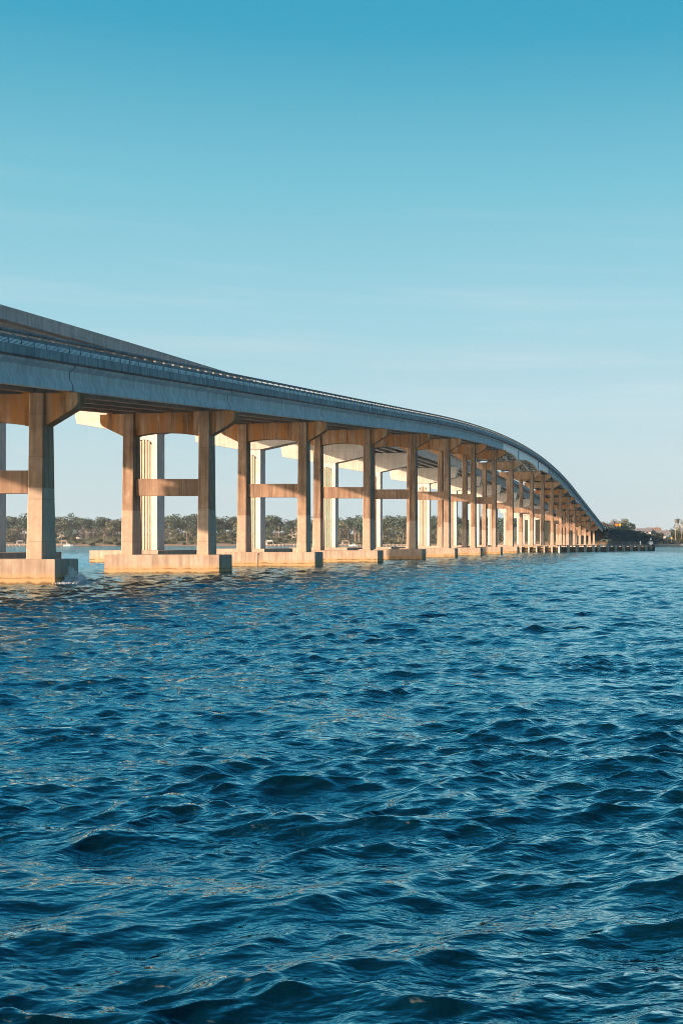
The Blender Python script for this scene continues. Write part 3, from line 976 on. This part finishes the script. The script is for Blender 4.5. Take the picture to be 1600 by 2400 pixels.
def make_palm(seed, h, label, group):
    rnd = random.Random(seed)
    root = empty('palm_tree')
    mb = MB(); bend = rnd.uniform(-.8, .8); prev = Vector((0, 0, -1))
    for k in range(1, 6):
        t = k / 5
        p = Vector((bend * t * t, rnd.uniform(-.1, .1), h * t))
        mb.tube(prev, p, .26 - .05 * t, .24 - .05 * t, 6); prev = p
    mb.build('trunk', M['palm_bark'], root)
    lb = MB(); top_ = prev
    for k in range(26):
        a = rnd.uniform(0, 6.283); el = rnd.uniform(-.9, 1.1); L = rnd.uniform(1.7, 2.5)
        d = Vector((math.cos(a) * math.cos(el), math.sin(a) * math.cos(el), math.sin(el)))
        side = d.cross(Vector((0, 0, 1))).normalized()
        p = top_.copy(); w0 = .12
        pts_ = []
        for j in range(5):
            t = j / 4
            q_ = top_ + d * L * t + Vector((0, 0, -1.1 * t * t))
            wd = (.12, .45, .5, .36, .05)[j]
            pts_.append((tuple(q_ - side * wd + Vector((0, 0, -.15 * t))), tuple(q_), tuple(q_ + side * wd + Vector((0, 0, -.15 * t)))))
        vv = [p_ for tr in pts_ for p_ in tr]; ff = []
        for j in range(4):
            for c_ in range(2):
                ff.append((j * 3 + c_, j * 3 + c_ + 1, j * 3 + c_ + 4, j * 3 + c_ + 3))
        lb.add(vv, ff)
    lb.build('fronds', M['leaf_palm'], root)
    tag(root, label, 'palm', group)
    return root

def make_shrub(seed, leafm, label, group, w=5, h=3, n=300):
    rnd = random.Random(seed)
    root = empty('shrub')
    mb = MB()
    lobes = []
    for k in range(5):
        a = rnd.uniform(0, 6.28); rr = w * .32 * rnd.random()
        r = w * rnd.uniform(.2, .3)
        lobes.append((math.cos(a) * rr, math.sin(a) * rr, max(r * .4, h * rnd.uniform(.3, .6)), r, h / w * 1.1))
        mb.tube((0, 0, -.5), (math.cos(a) * rr, math.sin(a) * rr, h * .5), .09, .04, 5)
    mb.build('stem', M['bark'], root)
    lb = MB(); leaf_cloud(lb, lobes, n, .42, rnd); lb.build('foliage', M[leafm], root)
    tag(root, label, 'shrub', group)
    return root

class Pool:                           # copies of a few prototypes; the first placement uses the prototype itself
    def __init__(s, protos): s.p = protos; s.used = [False] * len(protos); s.i = 0
    def put(s, loc, rz, sc, k=None, label=None):
        k = s.i % len(s.p) if k is None else k; s.i += 1
        if not s.used[k]:
            o = s.p[k]; o.location = loc; o.rotation_euler = (0, 0, rz); o.scale = sc; s.used[k] = True
        else:
            o = dup(s.p[k], loc, rz, sc)
        if label: o['label'] = label
        return o

G1 = 'trees on the far shore'
oaks = Pool([make_tree('oak_tree', 'leaf_dark', 20 + i, 15, 13, label='dark green broad oak in the tree line on the far shore', group='dark oaks on the far shore') for i in range(3)])
olives = Pool([make_tree('oak_tree', 'leaf_olive', 40 + i, 13, 11, label='sunlit olive coloured tree in the tree line on the far shore', group='olive trees on the far shore') for i in range(3)])
greys = Pool([make_tree('bare_tree', 'leaf_grey', 60 + i, 13, 10, nleaf=520, label='thin greyish brown tree with sparse crown on the far shore', group='thin grey trees on the far shore', lsize=.42) for i in range(3)])
palms = Pool([make_palm(80 + i, 9.5, 'cabbage palm with a rough trunk among trees on the far shore', 'palms on the far shore') for i in range(3)])
shrubs = Pool([make_shrub(90 + i, 'leaf_shrub', 'rounded green bush on the bank of the far shore', 'bushes on the far bank') for i in range(3)])

sky_pts = [(-30, 1222), (0, 1222), (20, 1212), (30, 1221), (45, 1222), (60, 1208), (75, 1203), (100, 1210), (135, 1218), (150, 1211), (168, 1209), (185, 1212), (200, 1221), (220, 1221), (235, 1218), (255, 1216), (270, 1214), (290, 1214), (330, 1218), (395, 1214), (410, 1211), (440, 1212), (465, 1212), (510, 1215), (525, 1216), (545, 1216), (565, 1218), (600, 1216), (625, 1212), (645, 1213), (660, 1220), (680, 1221), (695, 1219), (730, 1219), (780, 1219), (810, 1217), (826, 1212), (842, 1216), (870, 1216), (900, 1214), (920, 1217), (940, 1215), (985, 1209), (1000, 1216), (1016, 1214), (1050, 1212), (1075, 1214), (1100, 1218), (1140, 1216), (1180, 1220), (1220, 1217), (1260, 1222), (1300, 1224)]
def sky_y(px):
    for (a, ya), (b_, yb) in zip(sky_pts[:-1], sky_pts[1:]):
        if a <= px <= b_: return ya + (yb - ya) * (px - a) / (b_ - a)
    return 1222
rt = random.Random(5)
px = -28.0
while px < 1290:
    Y = rt.uniform(1000, 1035)
    x, _, ztop = at(px, sky_y(px) + rt.uniform(-2, 4), Y)
    g0 = far_h(x, Y)
    sc = max(.7, (ztop + 2.4 - g0) / 14.2)
    pool = rt.choice([oaks, oaks, oaks, olives])
    pool.put((x, Y, g0 - .3), rt.uniform(0, 6.28), (sc * rt.uniform(.9, 1.2), sc * rt.uniform(.9, 1.2), sc))
    px += rt.uniform(8, 15)
px = -20.0
while px < 1270:
    Y = rt.uniform(972, 996)
    x, _, _z = at(px, 1250, Y)
    g0 = far_h(x, Y)
    pool = rt.choice([oaks, olives, greys, greys, olives])
    sc = rt.uniform(.5, .85)
    pool.put((x, Y, g0 - .3), rt.uniform(0, 6.28), (sc, sc, sc))
    px += rt.uniform(10, 17)
for a, b_, n in ((55, 60, 2), (140, 260, 4), (430, 470, 2), (640, 700, 5), (785, 850, 7), (895, 1015, 9), (1030, 1110, 4)):
    for k in range(n):
        p_ = rt.uniform(a, b_); Y = rt.uniform(962, 980)
        x, _, _z = at(p_, 1250, Y)
        sc = rt.uniform(.75, 1.25)
        palms.put((x, Y, far_h(x, Y) - .3), rt.uniform(0, 6.28), (1.15, 1.15, sc))
px = -20.0
while px < 1270:
    Y = rt.uniform(953, 972)
    x, _, _z = at(px, 1260, Y)
    sc = rt.uniform(.75, 1.45)
    if not (200 < px < 215):
        shrubs.put((x, Y, far_h(x, Y) - .4), rt.uniform(0, 6.28), (sc * 1.2, sc, sc))
    px += rt.uniform(7.5, 12)

# ------------------------------------------------------------------ houses, docks and boats on the far shore
def house(px, py, Y, w, d, h, wallm, roofm, label, rz=0.0, cat='house', roof_h=None):
    Y += 22; w *= .8
    x, _, z = at(px, py, Y)
    z = max(z, far_h(x, Y))
    w *= .85; h *= .8
    r = empty('house', (x, Y, z), rz)
    mb = MB(); mb.box(-w / 2, w / 2, -d / 2, d / 2, -3, h); mb.build('wall', M[wallm], r)
    rh = roof_h or h * .55
    mb = MB(); o_ = .5
    mb.loft([[(-w / 2 - o_, -d / 2 - o_, h + .01), (w / 2 + o_, -d / 2 - o_, h + .01), (w / 2 + o_, d / 2 + o_, h + .01), (-w / 2 - o_, d / 2 + o_, h + .01)],
             [(-w / 2 - o_, -d / 2 - o_, h + .2), (w / 2 + o_, -d / 2 - o_, h + .2), (w / 2 + o_, d / 2 + o_, h + .2), (-w / 2 - o_, d / 2 + o_, h + .2)],
             [(-w * .3, -.15, h + rh), (w * .3, -.15, h + rh), (w * .3, .15, h + rh), (-w * .3, .15, h + rh)]])
    mb.build('roof', M[roofm], r)
    n = max(2, int(w / 3.2))
    for k in range(n):
        xx = -w / 2 + w * (k + .5) / n
        mb = MB(); mb.box(xx - .65, xx + .65, -d / 2 - .06, -d / 2 + .05, h * .3, h * .8)
        mb.build('window', M['glass'], r)
    tag(r, label, cat)
    return r
house(36, 1249, 982, 6.5, 6, 3.6, 'wall_white', 'roof_grey', 'small white house with grey roof among trees at the far left shore')
house(146, 1256, 978, 8, 6, 3.2, 'wall_white', 'roof_teal', 'white cottage with teal roof right of the nearest bridge leg')
house(190, 1256, 976, 9, 5, 2.2, 'wall_white', 'roof_tan', 'low white house with tan roof above the grassy bank')
house(405, 1256, 978, 8, 5, 2.6, 'wall_white', 'roof_grey', 'white bungalow with grey roof half hidden by trees across the water')
house(519, 1259, 976, 7, 5, 3.4, 'wall_white', 'roof_teal', 'white house with pale gable roof under pinkish trees')
house(688, 1252, 980, 10, 6, 2.4, 'wall_white', 'roof_teal', 'long white house with teal roof above palms on the far shore')
house(775, 1258, 976, 7, 5, 2.6, 'wall_pink', 'roof_teal', 'pinkish house with teal roof beyond the middle piers')
house(905, 1250, 985, 9, 5, 3.0, 'wall_white', 'roof_teal', 'house with wide teal roof behind palms')

def dock(px, Y, w, label, roofm=None):
    x = (px - 1590) * Y / F_PX
    r = empty('boat_dock', (x, Y, 0))
    mb = MB(); mb.box(-w / 2, w / 2, -1.2, 1.2, .95, 1.2); mb.build('deck', M['walk'], r)
    n = max(3, int(w / 3))
    for k in range(n + 1):
        xx = -w / 2 + .2 + (w - .4) * k / n
        mb = MB(); mb.box(xx - .16, xx + .16, -1.35, -1.02, -1.2, 1.5); mb.build('pile', M['wood_pile'], r)
    if roofm:
        for sx in (-2.6, 2.6):
            for sy in (-1, 1):
                mb = MB(); mb.box(sx - .12, sx + .12, sy - .1, sy + .1, 1.2, 3.6); mb.build('roof_post', M['wall_white'], r)
        mb = MB(); mb.loft([[(-3.4, -1.8, 3.6), (3.4, -1.8, 3.6), (3.4, 1.8, 3.6), (-3.4, 1.8, 3.6)], [(-1.6, -.15, 4.8), (1.6, -.15, 4.8), (1.6, .15, 4.8), (-1.6, .15, 4.8)]])
        mb.build('roof', M[roofm], r)
    tag(r, label, 'dock')
dock(48, 940, 24, 'timber boat dock with grey roofed shelter at the far left shore', 'roof_grey')
dock(150, 941, 16, 'boat dock with tan roofed shelter right of the nearest bridge leg', 'roof_tan')
dock(632, 938, 22, 'boat dock with white roofed shelter seen between two middle piers', 'wall_white')
dock(810, 938, 24, 'long boat dock with tan roof in front of the palms', 'roof_tan')
dock(940, 938, 30, 'plain timber dock without a roof in front of the far palms')
dock(690, 939, 18, 'short timber dock beside the white roofed boat shelter')
def boat(px, Y, L, label):
    x = (px - 1590) * Y / F_PX
    r = empty('motor_boat', (x, Y, 0), R(8))
    mb = MB()
    rings = []
    for t, wdt in ((0, .8), (.25, 1.0), (.6, .9), (.85, .5), (1, .08)):
        xx = -L / 2 + L * t
        rings.append([(xx, -wdt, .9 + .3 * t), (xx, -wdt * .7, -.1), (xx, wdt * .7, -.1), (xx, wdt, .9 + .3 * t)])
    mb.loft(rings); mb.build('hull', M['boat'], r)
    mb = MB(); mb.box(-L * .15, L * .2, -.6, .6, .95, 1.9); mb.build('cabin', M['boat'], r)
    mb = MB(); mb.box(-L * .1, L * .15, -.65, -.602, 1.3, 1.75); mb.build('window', M['glass'], r)
    tag(r, label, 'boat')
boat(160, 934, 7, 'white motor boat moored beneath the grassy bank at the left')
boat(868 - 40, 932, 7, 'white motor boat moored by the long dock in front of palms')

# ------------------------------------------------------------------ the island on the right
hillshrub = Pool([make_shrub(120 + i, 'leaf_hill', 'dark bush covering the embankment slope at the bridge end', 'bushes on the embankment', 3.6, 1.5, 260) for i in range(3)])
rh_ = random.Random(9)
placed = 0
while placed < 170:
    x = rh_.uniform(-98, 1) if placed > 120 else rh_.uniform(-42, 1); y = rh_.uniform(668, 800)
    shore = 662 if x < -40 else 662 + 100 * min(1, (x + 40) / 24)
    if not (shore + 5 < y < shore + 38): continue
    hz = isl_h(x, y)
    if hz < 1.6: continue
    sc = rh_.uniform(.55, 1.15) * (0.75 if x > -20 else 1)
    hillshrub.put((x, y, hz - .25), rh_.uniform(0, 6.28), (sc, sc, sc * .9))
    placed += 1
def one_tree(px, py_top, Y, w, leafm, seed, label, name='oak_tree'):
    x, _, zt_ = at(px, py_top, Y)
    g0 = isl_h(x, Y) if Y < 930 else 4
    h = zt_ - g0
    t = make_tree(name, leafm, seed, h, w, nleaf=1300, label=label, lsize=.4)
    t.location = (x, Y, g0 - .2)
one_tree(1412, 1222, 812, 10, 'leaf_grey', 201, 'pale greyish tree directly behind the far end of the bridge')
one_tree(1438, 1216, 815, 12, 'leaf_grey', 202, 'tall brownish round tree behind the orange road sign')
one_tree(1463, 1213, 820, 9, 'leaf_olive', 203, 'tallest olive brown tree right of the yellow diamond sign')
one_tree(1478, 1224, 808, 8, 'leaf_dark', 204, 'dark bluish green bushy tree at the right of the clump')
one_tree(1448, 1230, 805, 9, 'leaf_dark', 205, 'low dark green tree under the taller brown crowns')
one_tree(1572, 1237, 850, 9, 'leaf_dark', 206, 'dark green tree between the grey roof and the utility pole')
one_tree(1599, 1214, 870, 13, 'leaf_olive', 207, 'olive tree at the right edge of the photo')
for k, (px_, pt_, Y_, w_, lf_, lb_) in enumerate(((1494, 1246, 815, 6, 'leaf_olive', 'small rounded tree left of the grey roofed island houses'), (1522, 1252, 812, 6, 'leaf_dark', 'small dark green tree in front of the tan shingle roof'),
        (1541, 1247, 835, 7, 'leaf_olive', 'olive tree growing between two grey roofs on the island'), (1588, 1240, 840, 8, 'leaf_dark', 'bushy dark tree behind the plain wooden pole'), (1562, 1246, 880, 7, 'leaf_olive', 'olive tree behind the broad grey roofed island house'),
        (1502, 1242, 890, 6, 'leaf_dark', 'dark tree behind the pale grey roof at the left of the island houses'))):
    one_tree(px_, pt_, Y_, w_, lf_, 230 + k, lb_)
pm = make_palm(210, 13.5, 'tall shaggy palm at the right edge behind the utility pole', None)
xx, _, _z = at(1588, 1215, 850); pm.location = (xx, 850, 3.2); pm.scale = (1.2, 1.2, 1.2)
ysh = make_shrub(220, 'leaf_shrub', 'yellow green bush beside the road at the right edge', None, 6, 4.5, 500)
xx, _, _z = at(1600, 1265, 800); ysh.location = (xx, 800, 2.0)
ysh2 = make_shrub(221, 'leaf_olive', 'olive bush left of the yellow green one at the right edge', None, 5, 3.5, 400)
xx, _, _z = at(1586, 1262, 815); ysh2.location = (xx, 815, 2.6)

def road_sign(px, py, Y, size, mat, label, shape):
    x, _, z = at(px, py, Y)
    g0 = isl_h(x, Y)
    r = empty('road_sign', (x, Y, g0))
    mb = MB(); mb.tube((0, .06, -.5), (0, .06, z - g0), .07); mb.build('post', M['galv'], r)
    mb = MB()
    if shape == 'diamond':
        pts_ = [(0, -size), (size, 0), (0, size), (-size, 0)]
    else:
        pts_ = [(size * .92 * math.cos(t), size * .92 * math.sin(t)) for t in [2 * math.pi * (i + .5) / 8 for i in range(8)]]
    mb.loft([[(a, -.03, b_ + z - g0) for a, b_ in pts_], [(a, .02, b_ + z - g0) for a, b_ in pts_]])
    mb.build('sign_panel', M[mat], r)
    tag(r, label, 'sign')
road_sign(1444, 1231, 728, .95, 'orange', 'round orange road sign on a post at the far end of the bridge', 'oct')
road_sign(1452, 1230, 733, .95, 'yellow', 'yellow diamond road sign just right of the orange one', 'diamond')
road_sign(1573, 1261, 778, .8, 'yellow', 'lone yellow diamond sign low by the road at the right', 'diamond')

def pole(px, py_top, Y, label, arm=True):
    x, _, z = at(px, py_top, Y)
    g0 = isl_h(x, Y)
    r = empty('utility_pole', (x, Y, g0))
    mb = MB(); mb.tube((0, 0, -1), (0, 0, z - g0), .2, .14, 8); mb.build('pole', M['pole'], r)
    if arm:
        mb = MB(); mb.box(-1.2, 1.2, -.1, .08, z - g0 - 1.1, z - g0 - .85); mb.build('crossarm', M['pole'], r)
        mb = MB(); mb.tube((.5, -.3, z - g0 - 2.6), (.5, -.3, z - g0 - 1.5), .28, .28, 8); mb.build('transformer', M['galv'], r)
    tag(r, label, 'utility pole')
pole(1582.5, 1232, 800, 'plain wooden pole left of the palm at the right', False)
pole(1596, 1229, 805, 'wooden utility pole with crossarm at the right edge')

def isl_house(px, py, Y, w, d, h, rh, wallm, roofm, label, rz=0):
    x, _, z = at(px, py, Y)
    r = empty('house', (x, Y, z), rz)
    mb = MB(); mb.box(-w / 2, w / 2, -d / 2, d / 2, -4, h); mb.build('wall', M[wallm], r)
    mb = MB(); o_ = .7
    mb.loft([[(-w / 2 - o_, -d / 2 - o_, h), (-w / 2 - o_, d / 2 + o_, h), (-w / 2 - o_, 0, h + rh)], [(w / 2 + o_, -d / 2 - o_, h), (w / 2 + o_, d / 2 + o_, h), (w / 2 + o_, 0, h + rh)]])
    rf = fix_normals(mb.build('roof', M[roofm], r))
    mb = MB()
    k = -w / 2
    while k < w / 2:
        mb.box(k, k + .07, -d / 2 - .4, -d / 2 - .3, h + .32, h + .40); k += 1.2
    n = max(2, int(w / 4))
    for k in range(n):
        xx = -w / 2 + w * (k + .5) / n
        mb = MB(); mb.box(xx - .9, xx + .9, -d / 2 - .06, -d / 2 + .05, h * .25, h * .8); mb.build('window', M['glass'], r)
    mb = MB(); mb.box(w * .2, w * .2 + .8, -.3, .6, h + rh * .5, h + rh + .7); mb.build('chimney', M['roof_tan'], rf)
    tag(r, label, 'house')
    return r
isl_house(1510, 1252, 870, 11, 12, 1.8, 2.5, 'wall_white', 'roof_grey', 'white walled house with long pale grey roof left of the other island houses', R(-6))
isl_house(1531, 1252, 880, 10, 12, 2.0, 2.9, 'wall_white', 'roof_tan', 'house with tan shingle roof between two grey roofs on the island', R(4))
isl_house(1554, 1262, 850, 9, 12, 2.2, 3.6, 'wall_white', 'roof_grey', 'nearest island house with a broad steep grey roof', R(5))
# screened enclosure beside the nearest house
xx, _, zz = at(1569, 1262, 845)
sc_ = tag(empty('pool_enclosure', (xx, 845, zz)), 'dark screened enclosure beside the broad grey roofed house', 'enclosure')
mb = MB(); mb.loft([[(-2.6, -3, -3), (2.6, -3, -3), (2.6, 3, -3), (-2.6, 3, -3)], [(-2.6, -3, 3.2), (2.6, -3, 1.2), (2.6, 3, 1.2), (-2.6, 3, 3.2)]]); mb.build('screen', M['roof_teal'], sc_)
mb = MB()
for k in range(4):
    q_ = -2.6 + 5.2 * k / 3
    mb.box(q_ - .08, q_ + .08, -3.1, -3.02, -3, 3.2 - 2 * k / 3)
mb.build('frame', M['wall_white'], sc_)

# ------------------------------------------------------------------ thin sea haze
hz_ = NT('sea_haze')
hz_.t.nodes.remove(hz_.b)
pv = hz_.n('ShaderNodeVolumePrincipled')
pv.inputs['Color'].default_value = (0.72, 0.88, 1.0, 1)
pv.inputs['Density'].default_value = 0.00009
pv.inputs['Anisotropy'].default_value = 0.0
hz_.l(pv.outputs[0], hz_.t.nodes['Material Output'].inputs['Volume'])
mb = MB(); mb.box(-6000, 6000, -320, 6600, -6, 42)
hb = mb.build('haze', hz_.m); hb['kind'] = 'stuff'
scene.cycles.volume_bounces = 0
